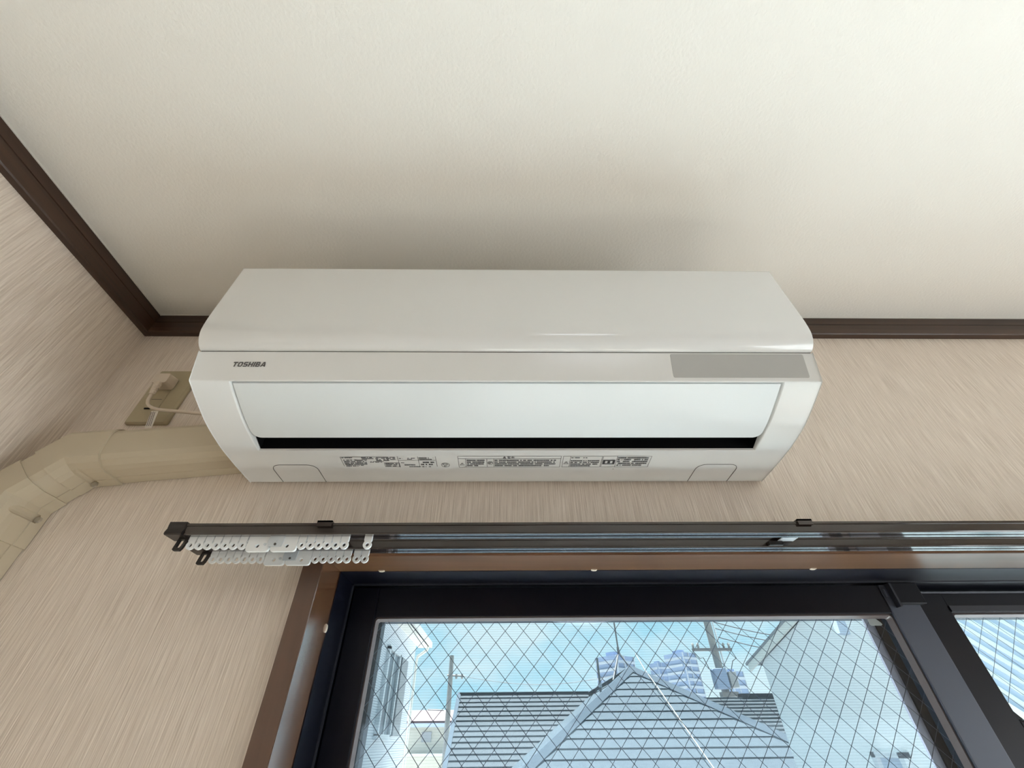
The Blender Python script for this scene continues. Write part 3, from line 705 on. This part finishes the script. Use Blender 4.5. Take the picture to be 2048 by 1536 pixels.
# runners: a neck in the slot, a tab and a round eye
def runner_mesh():
    mb = MB(); yc = 0; t = .0016; w_ = .0049; r_ = .0050; zc_ = -.0115; hr = .0022
    out = [(-w_+.0004, 0), (w_-.0004, 0), (w_-.0004, -.0062), (w_-.0011, -.0078)]
    out += [(r_*cos(a_), zc_+r_*sin(a_)) for a_ in [radians(d_) for d_ in (28, 8, -14, -36, -58, -80, -100, -122, -144, -166, -188, -208)]]
    out += [(-w_+.0011, -.0078), (-w_+.0004, -.0062)]
    n = len(out); inn = []
    for p in out:
        d_ = Vector((p[0], p[1]-zc_)); d_ = d_.normalized(); inn.append((hr*d_.x, zc_+hr*1.15*d_.y))
    V = [[mb.bm.verts.new((p[0], y, p[1])) for p in out] for y in (-t, t)]; U = [[mb.bm.verts.new((p[0], y, p[1])) for p in inn] for y in (-t, t)]
    for i in range(n):
        j = (i+1) % n
        mb.bm.faces.new((V[0][i], V[0][j], U[0][j], U[0][i])); mb.bm.faces.new((V[1][i], U[1][i], U[1][j], V[1][j]))
        mb.bm.faces.new((V[0][i], V[1][i], V[1][j], V[0][j])); mb.bm.faces.new((U[0][i], U[0][j], U[1][j], U[1][i]))
    mb.box(-.0012, .0012, -.0010, .0010, -.001, .0035).box(-.0042, .0042, -.0055, .0055, .0030, .0050)
    me_ = mb.mesh('curtain_runner', (0, 0, H), 0); me_.materials.append(RUN); return me_
RME = runner_mesh()
ORD = ['first', 'second', 'third', 'fourth', 'fifth', 'sixth', 'seventh', 'eighth']
def runners(y, z, xs, lab, group):
    for i, x in enumerate(xs):
        o = bpy.data.objects.new('curtain_runner', RME); COL.objects.link(o); o.location = (x, y, z+H)
        tag(o, lab(i), 'curtain runner', group)
ZR = .1938
runners(-.0909, ZR, [-.3745+.0101*i for i in range(6)] + [-.3139], lambda i: f'{ORD[i]} small white runner right of the black stop on the front curtain rail', 'runners on the front curtain rail')
runners(-.0909, ZR, [-.2435+.0101*i for i in range(6)], lambda i: f'{ORD[i]} small white runner right of the magnet carriers on the front curtain rail', 'runners on the front curtain rail')
runners(-.0909, ZR, [-.1654], lambda i: 'lone white runner apart from the others on the front curtain rail', 'runners on the front curtain rail')
runners(-.0409, ZR, [-.3745+.0101*i for i in range(6)] + [-.3139], lambda i: f'{ORD[i]} small white runner right of the black stop on the back curtain rail', 'runners on the back curtain rail')
runners(-.0409, ZR, [-.2444+.0101*i for i in range(5)], lambda i: f'{ORD[i]} small white runner right of the magnet carriers on the back curtain rail', 'runners on the back curtain rail')
runners(-.0409, ZR, [-.1916, -.1814], lambda i: ['left', 'right'][i] + ' one of the two end white runners apart on the back curtain rail', 'runners on the back curtain rail')

def carrier(x0, x1, y, plate_side, lab, group):
    t = thing('magnet_carrier', ((x0+x1)/2, y, .1748), lab, 'curtain runner', group)
    mb = MB(); w_ = x1-x0; r_ = .003
    hx = x0+w_*(.46 if plate_side > 0 else .62); hz = .1812
    out = [(x0, .1936), (x1, .1936), (x1, .1748+r_)] + [(x1-r_+r_*cos(a_), .1748+r_-r_*sin(a_)) for a_ in (pi/6, pi/3, pi/2)] + [(x0+r_-r_*sin(a_), .1748+r_-r_*cos(a_)) for a_ in (0, pi/6, pi/3)] + [(x0, .1748+r_)]
    b = mb.prism(out, 'Y', y-.0018, y+.0018).build('carrier_plate', RUN, t)
    cutter = MB().tube([(hx, y-.01, hz), (hx, y+.01, hz)], 0.0024, 12)
    cut(b, [cutter])
    px = x1-.0085 if plate_side > 0 else x0+.0005
    if plate_side > 0:
        pins = MB(); pins.tube([(x1-.0058, y-.0019, .1828), (x1-.0058, y-.0026, .1828)], .0016, 10).build('rivet', METAL, t)
    else:
        pl = MB(); q = [(x0-.0035, .1925), (x0+.0135, .1925), (x0+.0125, .1800), (x0-.0035, .1800), (x0-.0048, .1860)]
        pl.prism(q, 'Y', y-.0032, y-.0020).build('magnet_plate', METAL, t)
        for zz in (.1872, .1826): MB().tube([(x0+.0050, y-.0033, zz), (x0+.0050, y-.0040, zz)], .0014, 10).build('rivet', METAL if zz > .185 else SEAM, t)
    MB().box((x0+x1)/2-.006, (x0+x1)/2+.006, y-.0012, y+.0012, .1930, .1980).build('glide', RUN, t)
g2 = 'magnet carriers on the curtain rails'
carrier(-.3075, -.2805, -.0909, 1, 'left wide white magnet carrier on the front curtain rail', g2)
carrier(-.2787, -.2488, -.0909, -1, 'right wide white magnet carrier with metal plate on the front curtain rail', g2)
carrier(-.3080, -.2826, -.0409, 1, 'left wide white magnet carrier on the back curtain rail', g2)
carrier(-.2806, -.2498, -.0409, -1, 'right wide white magnet carrier with metal plate on the back curtain rail', g2)

# ------------------------------------------------------------------ outside
ZG = -5.2
tag(MB().box(-120, 160, .2, 320, ZG-.2, ZG).build('ground', GROUND), 'pale ground between the houses outside', 'ground', kind='structure')
tag(MB().box(-1.6, 3.0, .26, 1.85, ZF-.22, ZF-.06).build('balcony_floor', TILEF), 'pale balcony floor outside the window', 'balcony', kind='structure')

# house on the left: siding wall running away from us
lh = thing('left_house', (-6.5, 10, ZG), 'pale siding house with a shuttered window seen through the left of the glass', 'house')
MB().box(-9.5, -3.5, 3.5, 18.6, ZG, 3.05).build('siding_wall', SIDING, lh)
rf = MB(); rf.hull([(-3.02, 3.0, 3.00), (-3.02, 19.2, 3.00), (-3.02, 19.2, 3.14), (-3.02, 3.0, 3.14)], [(-6.5, 3.0, 4.9), (-6.5, 19.2, 4.9), (-6.5, 19.2, 5.04), (-6.5, 3.0, 5.04)])
rf.build('roof', SLATE, lh)
rf = MB(); rf.hull([(-9.98, 3.0, 3.00), (-9.98, 19.2, 3.00), (-9.98, 19.2, 3.14), (-9.98, 3.0, 3.14)], [(-6.5, 3.0, 4.9), (-6.5, 19.2, 4.9), (-6.5, 19.2, 5.04), (-6.5, 3.0, 5.04)])
rf.build('roof', SLATE, lh)
MB().box(-3.5, -3.03, 3.0, 19.2, 2.98, 3.02).build('soffit', BARGE, lh)
MB().box(-3.08, -2.96, 3.0, 19.2, 2.98, 3.16).build('gutter', BARGE, lh)
MB().tube([(-3.05, 18.9, 3.0), (-3.10, 18.85, 2.85), (-3.42, 18.75, 2.62), (-3.44, 18.72, 2.4), (-3.44, 18.72, ZG)], .055, 8).build('downpipe', BARGE, lh)
lw = bpy.data.objects.new('window', None); COL.objects.link(lw); lw.parent = lh; lw.location = Vector((-3.45, 15.0, .3+H))-wloc(lh)
MB().box(-3.50, -3.40, 13.95, 14.12, .20, 2.25).box(-3.50, -3.40, 15.55, 15.68, .20, 2.25).box(-3.50, -3.40, 13.95, 15.68, 2.18, 2.28).box(-3.50, -3.40, 13.95, 15.68, .12, .24).build('window_frame', WFRAME, lw)
MB().box(-3.49, -3.455, 14.12, 15.55, .24, 2.18).build('pane', GLASSD, lw)
MB().box(-3.46, -3.43, 14.78, 14.88, .24, 2.18).build('mullion', WFRAME, lw)
MB().box(-3.50, -3.36, 15.75, 16.75, .22, 2.20).build('shutter', SHUT, lw)

# nearest roof: a hipped slate roof, its end slope facing us
A3 = Vector((2.4075, 9.0, 1.048)); KS = .622
hr_ = thing('hipped_roof_house', (2.4, 12, ZG), 'house with a grey slate hipped roof rising to a point outside the window', 'house')
SE = 6.2                                   # run of the end slope
nC = 35
for i in range(nC):
    s0, s1 = SE*i/nC, SE*(i+1)/nC+.03
    c = MB(); n_ = Vector((0, -KS, 1)).normalized()
    def pt(s_, sd, h_): return A3 + Vector((sd*s_, -s_, -KS*s_)) + n_*h_
    c.hull([pt(s0, -1, .0), pt(s0, 1, .0), pt(s0, 1, .008), pt(s0, -1, .008)], [pt(s1, -1, .008), pt(s1, 1, .008), pt(s1, 1, .026), pt(s1, -1, .026)]) if i else \
        c.hull([pt(.02, -1, .0), pt(.02, 1, .0), pt(.02, 1, .008), pt(.02, -1, .008)], [pt(s1, -1, .008), pt(s1, 1, .008), pt(s1, 1, .026), pt(s1, -1, .026)])
    c.build('slate_course', SLATE, hr_)
for sd in (-1, 1):                         # long side slopes behind the hips
    c = MB(); L = 7.0
    a0_, a1_ = A3+Vector((0, 0, -.02)), A3+Vector((0, L, -.02)); b0, b1 = A3+Vector((sd*SE, -SE, -KS*SE-.02)), A3+Vector((sd*SE, L, -KS*SE-.02))
    dn = Vector((0, 0, -.12)); c.hull([a0_, a1_, b1, b0], [a0_+dn, a1_+dn, b1+dn, b0+dn]); c.build('side_slope', SLATE, hr_)
    h_ = MB(); d_ = Vector((sd, -1, -KS)).normalized(); sdv = Vector((sd, 1, 0)).normalized(); e_ = A3+Vector((sd*SE, -SE, -KS*SE)); upv = Vector((0, 0, 1))
    def hp(o_, a_, z_): return o_+sdv*a_+upv*z_
    h_.hull([hp(A3, -.085, .035-.03), hp(A3, 0, .085), hp(A3, .085, .05), hp(A3, .085, .02), hp(A3, -.085, -.02)], [hp(e_, -.085, .005), hp(e_, 0, .085), hp(e_, .085, .05), hp(e_, .085, .02), hp(e_, -.085, -.02)])
    h_.build('hip_cap', HIPCAP, hr_)
MB().hull([A3+Vector((-.09, 0, .03)), A3+Vector((0, 0, .09)), A3+Vector((.09, 0, .03))], [A3+Vector((-.09, 7, .03)), A3+Vector((0, 7, .09)), A3+Vector((.09, 7, .03))]).build('ridge_cap', HIPCAP, hr_)
MB().box(A3.x-SE+.4, A3.x+SE-.4, A3.y-SE+.4, A3.y+7, ZG, A3.z-KS*SE-.05).build('house_wall', CREAMW, hr_)
# white guy wire crossing the slope
gw_a = A3+Vector((.18, -.10, .30)); 
tag(MB().tube([(2.62, 9.3, 1.36), (2.64, 8.9, 1.05), (2.66, 8.3, .70), (2.68, 7.6, .27), (2.70, 7.0, -.10), (2.74, 6.2, -.60)], .0085, 6).build('guy_wire', mat('pale_wire', (.16, .155, .13), .6)), 'pale cable running down over the pointed slate roof', 'cable')

# TV antenna mast on the ridge
ta = thing('antenna_mast', (2.36, 9.6, 1.05), 'thin antenna mast on a tripod at the tip of the slate roof', 'antenna')
MB().tube([(2.35, 9.6, 2.35), (2.356, 9.6, 1.42)], .016, 6).build('mast', STEEL, ta)
for x, y, z in ((2.16, 9.45, 1.0), (2.57, 9.45, 1.02), (2.30, 10.0, 1.05), (2.10, 9.3, .93)): MB().tube([(2.356, 9.6, 1.44), (x, y, z)], .013, 6).build('tripod_leg', STEEL, ta)
MB().tube([(2.352, 9.6, 1.52), (2.356, 9.6, 1.40)], .026, 8).build('clamp', STEEL, ta)
sp_ = thing('roof_post', (1.888, 9.6, .78), 'short grey post standing at the left edge of the pointed roof', 'post')
MB().tube([(1.888, 9.6, .72), (1.890, 9.6, 1.33)], .022, 8).build('post', STEEL, sp_)
MB().tube([(1.888, 9.6, .84), (1.888, 9.6, .92)], .034, 8).build('collar', TOWERB, sp_)

# second slate roof, ridge level
r2 = thing('slate_roof_house', (.8, 13, ZG), 'house with a flat-ridged slate roof behind the left hip', 'house')
n2 = 18
for i in range(n2):
    y0_, y1_ = 14-i*3.1/n2, 14-(i+1)*3.1/n2-.03; z0_, z1_ = 1.06-.60*(14-y0_), 1.06-.60*(14-y1_)
    c = MB(); c.hull([(-1.27, y0_, z0_), (3.2, y0_, z0_), (3.2, y0_, z0_+.010), (-1.27, y0_, z0_+.010)], [(-1.27, y1_, z1_+.012), (3.2, y1_, z1_+.012), (3.2, y1_, z1_+.045), (-1.27, y1_, z1_+.045)])
    c.build('slate_course', SLATE2, r2)
MB().box(-1.27, 3.2, 13.93, 14.07, 1.03, 1.11).build('ridge_cap', DARKRIDGE, r2)
c = MB(); c.hull([(-1.34, 14, 1.02), (-1.24, 14, 1.02), (-1.24, 14, 1.12), (-1.34, 14, 1.12)], [(-1.34, 10.9, -.84), (-1.24, 10.9, -.84), (-1.24, 10.9, -.74), (-1.34, 10.9, -.74)]); c.build('verge_board', HIPCAP, r2)
c = MB(); c.hull([(-1.27, 14, 1.04), (3.2, 14, 1.04), (3.2, 14, .94), (-1.27, 14, .94)], [(-1.27, 17.1, -.80), (3.2, 17.1, -.80), (3.2, 17.1, -.90), (-1.27, 17.1, -.90)]); c.build('rear_slope', SLATE2, r2)
MB().prism([(11.2, ZG), (16.8, ZG), (16.8, -.75), (14, .92), (11.2, -.75)], 'X', -1.15, 3.0).build('house_wall', CREAMW, r2)

# far house with a faded red roof
rh = thing('red_roof_house', (-3.2, 26, ZG), 'small beige house with a faded red roof beside the left utility pole', 'house')
c = MB(); c.hull([(-5.2, 24, .74), (-1.6, 24, .74), (-1.6, 24, .84), (-5.2, 24, .84)], [(-5.2, 26.2, 1.24), (-1.6, 26.2, 1.24), (-1.6, 26.2, 1.34), (-5.2, 26.2, 1.34)]); c.build('roof', REDROOF, rh)
MB().box(-5.0, -1.8, 24.35, 28, ZG, .78).build('house_wall', CREAMW, rh)
MB().box(-5.2, -1.6, 23.96, 24.06, .62, .76).build('fascia', mat('blue_fascia', (.42, .47, .58), .7), rh)
w3_ = MB().box(-3.80, -3.36, 24.30, 24.36, .10, .46).build('window', SHUT, rh)
MB().box(-4.3, -2.3, 23.6, 24.35, -.36, -.28).build('balcony_slab', WFRAME, rh)

# utility poles
p1 = thing('utility_pole', (-2.2, 20, ZG), 'slim concrete utility pole left of the flat-ridged roof', 'utility pole')
MB().tube([(-2.19, 20, ZG), (-2.217, 20, 2.82)], [.13, .085], 10).build('pole', CONC, p1)
MB().tube([(-2.35, 20, 2.14), (-1.67, 20, 2.11)], .028, 6).build('cross_arm', STEEL, p1)
for x in (-1.98, -1.75): MB().lathe((x, 20, 2.12), [(.03, -.10), (.05, -.05), (.03, 0), (.045, .06)], 8).build('insulator', CONC, p1)
MB().tube([(-2.33, 19.6, 1.0), (-2.95, 19.6, 1.02)], .02, 6).build('street_light_arm', STEEL, p1)
p2 = thing('utility_pole', (5.77, 13, ZG), 'concrete utility pole with a transformer between the roofs', 'utility pole')
MB().tube([(5.77, 13, ZG), (5.84, 13, 3.4)], [.115, .095], 12).build('pole', CONC, p2)
MB().tube([(5.92, 12.93, ZG), (5.97, 12.93, 3.3)], .025, 6).build('conduit', WFRAME, p2)
MB().box(5.16, 6.24, 12.82, 12.90, 1.90, 1.965).build('cross_arm', STEEL, p2)
for x in (5.20, 5.34, 6.05, 6.20): MB().lathe((x, 12.86, 1.97), [(.018, 0), (.04, .02), (.022, .05), (.04, .08), (.02, .12)], 8).build('insulator', CONC, p2)
MB().box(5.46, 5.80, 12.55, 12.80, 1.03, 1.47, .03).build('transformer', TRANSF, p2)
MB().box(5.86, 6.06, 12.6, 12.84, 1.06, 1.40, .02).build('switch_box', SHUT, p2)
MB().tube([(5.16, 12.86, 1.90), (5.28, 12.8, 1.72), (5.38, 12.8, 1.74), (5.46, 12.78, 1.47)], .010, 6).build('drop_lead', CABLE, p2)
MB().tube([(6.22, 12.86, 1.92), (6.28, 12.8, 1.72), (6.16, 12.8, 1.66), (6.02, 12.78, 1.42)], .010, 6).build('drop_lead', CABLE, p2)
MB().box(5.60, 6.02, 12.7, 12.9, .88, .98).build('bracket', STEEL, p2)
for k_, (a_, b_) in enumerate((((6.00, 2.64), (8.6, 2.18)), ((6.02, 2.47), (8.6, 2.02)), ((6.04, 2.25), (8.6, 1.80)))):
    pts = [(a_[0]+(b_[0]-a_[0])*t_/6, 13, a_[1]+(b_[1]-a_[1])*t_/6 - .07*sin(pi*t_/6)) for t_ in range(7)]
    tag(MB().tube(pts, .013, 5).build('power_line', CABLE), ['top', 'middle', 'lowest'][k_]+' of the three power lines running right from the transformer pole', 'power line', 'power lines at the transformer pole')
pts = [(-1.67+t_*(10.8)/10, 20-7*t_/10+.0, 2.12-.1*t_/10-.5*sin(pi*t_/10)) for t_ in range(11)]
pts = [(-1.67+t_*.62, 20, 2.10-.30*sin(pi*t_/10)) for t_ in range(11)]
tag(MB().tube(pts, .010, 5).build('overhead_cable', CABLE), 'sagging overhead cable crossing the sky from the left utility pole', 'power line')

# apartment towers far away
def tower(x, y, w_, d_, ztop, rot, lab, floors, step=0):
    t = thing('apartment_tower', (x, y, ZG), lab, 'building', 'apartment towers on the skyline')
    M = Matrix.Rotation(rot, 4, 'Z'); T_ = Matrix.Translation((x, y, 0))
    def blk(nm, ma, *b):
        mb = MB(); mb.box(*b); bmesh.ops.transform(mb.bm, matrix=T_ @ M, verts=mb.bm.verts); return mb.build(nm, ma, t)
    blk('tower_block', TOWER, -w_/2, w_/2, -d_/2, d_/2, ZG, ztop)
    blk('stair_shaft', TOWER, -w_*.2, w_*.12, -d_*.2, d_*.2, ztop, ztop+w_*.16)
    fh = (ztop-2.0)/floors
    for i in range(floors):
        z = 2.0+fh*i
        blk('balcony', TOWERB, -w_*.46, w_*.46, -d_/2-w_*.07, -d_/2, z, z+fh*.34)
        blk('balcony', TOWERB, -w_/2-w_*.07, -w_/2, -d_*.44, d_*.44, z, z+fh*.34)
    for sx_ in (-.5, -.1, .46): blk('pier', TOWERB, w_*sx_, w_*(sx_+.04), -d_/2-w_*.05, -d_/2, 2.0, ztop)
tower(26.5, 120, 6.5, 6.5, 15.8, radians(38), 'pale blue apartment tower just left of the roof tip', 9)
tower(34.4, 112, 2.2, 3.0, 13.6, radians(20), 'narrow apartment tower left of the broad one', 9)
tower(37.0, 104, 4.0, 5.0, 14.2, radians(30), 'broad apartment tower behind the right hip of the slate roof', 10)
tower(41.6, 92, 2.8, 3.0, 9.7, radians(12), 'low apartment tower behind the transformer pole', 6)

# white stucco house on the right
sh = thing('stucco_house', (5.4, 5, ZG), 'white stucco house with a cream verge board on the right', 'house')
SX = 3.6; gz = lambda y: .775+(6.66-y)*.2206        # sloping verge on the wall that faces left
MB().prism([(3.75, ZG), (6.35, ZG), (6.35, gz(6.35)), (3.75, gz(3.75))], 'X', SX, 7.5).build('stucco_wall', STUCCO, sh)
def vq(x, y, dz): return (x, y, gz(y)+dz)
MB().hull([vq(SX-.05, 6.68, .0), vq(SX-.05, 3.74, .0), vq(SX-.05, 3.74, .085), vq(SX-.05, 6.68, .085)], [vq(SX-.02, 6.68, .0), vq(SX-.02, 3.74, .0), vq(SX-.02, 3.74, .085), vq(SX-.02, 6.68, .085)]).build('verge_board', BARGE, sh)
MB().hull([vq(SX-.06, 6.72, .085), vq(SX-.06, 3.72, .085), vq(SX-.06, 3.72, .115), vq(SX-.06, 6.72, .115)], [vq(7.6, 6.72, .085), vq(7.6, 3.72, .085), vq(7.6, 3.72, .115), vq(7.6, 6.72, .115)]).build('roof', SHUT, sh)
vh = MB(); vh.hull([(SX, 4.49, 1.02), (SX, 4.36, 1.02), (SX, 4.36, .84), (SX, 4.44, .84)], [(SX-.08, 4.46, .99), (SX-.08, 4.37, .99), (SX-.10, 4.37, .85), (SX-.10, 4.43, .85)])
vh.build('vent_hood', RIB, sh)
sw = bpy.data.objects.new('window', None); COL.objects.link(sw); sw.parent = sh; sw.location = Vector((SX, 4.5, -.9+H))-wloc(sh)
MB().box(SX-.07, SX, 4.70, 4.76, -.9, -.085).box(SX-.07, SX, 4.33, 4.39, -.9, -.085).box(SX-.07, SX, 4.33, 4.76, -.125, -.085).build('window_frame', WFRAME, sw)
MB().box(SX-.03, SX-.005, 4.39, 4.70, -.9, -.125).build('pane', RIB, sw)

# low roof between the slate hip and the stucco house
lr = thing('low_roof_house', (4.9, 9.6, ZG), 'low pale ribbed roof between the slate roof and the stucco house', 'house')
MB().box(3.9, 6.3, 9.4, 11.5, ZG, .05).build('house_wall', CREAMW, lr)
c = MB(); c.hull([(3.95, 9.0, .02), (6.4, 9.0, .02), (6.4, 9.0, .06), (3.95, 9.0, .06)], [(3.95, 10.2, .66), (6.4, 10.2, .66), (6.4, 10.2, .70), (3.95, 10.2, .70)]); c.build('roof_sheet', SLATE2, lr)
for i in range(11):
    y_ = 9.05+i*.11; z_ = .02+(y_-9.0)*.533+.045
    MB().box(3.95, 6.4, y_, y_+.05, z_, z_+.022).build('roof_rib', mat('pale_rib', (.055, .062, .07), .6), lr)
MB().box(4.9, 6.4, 10.15, 10.3, .66, .76).build('ridge_cap', DARKRIDGE, lr)

# panelled wall seen through the right sash, boards parallel to its sloping verge
pn = thing('panelled_gable', (4.6, 3.58, ZG), 'pale blue gable wall of sloping ribbed boards seen through the right sash', 'house')
ms, PY, PX0, PX1 = .833, 3.55, 3.62, 5.6
def pq(x, c_, dy): return (x, PY+dy, c_-ms*(x-3.95))      # c_ is the height of a sloping line at x = 3.95
bh = .118
def slab(name, c0, c1, dy, ma): MB().hull([pq(PX0, c0, dy), pq(PX1, c0, dy), pq(PX1, c1, dy), pq(PX0, c1, dy)], [pq(PX0, c0, .06), pq(PX1, c0, .06), pq(PX1, c1, .06), pq(PX0, c1, .06)]).build(name, ma, pn)
for i in range(9):
    c0 = .262+i*bh
    slab('board', c0, c0+bh*.62, .0, RIB); slab('batten', c0+bh*.64, c0+bh*.985, -.014, RIBL)
slab('verge_board', .195, .258, -.03, BARGE); slab('verge_board', .125, .191, -.022, BARGE); slab('fascia', -.05, .121, -.03, STUCCO)
MB().box(3.8, 5.5, PY+.06, PY+.12, ZG, -1.2).build('house_wall', STUCCO, pn)
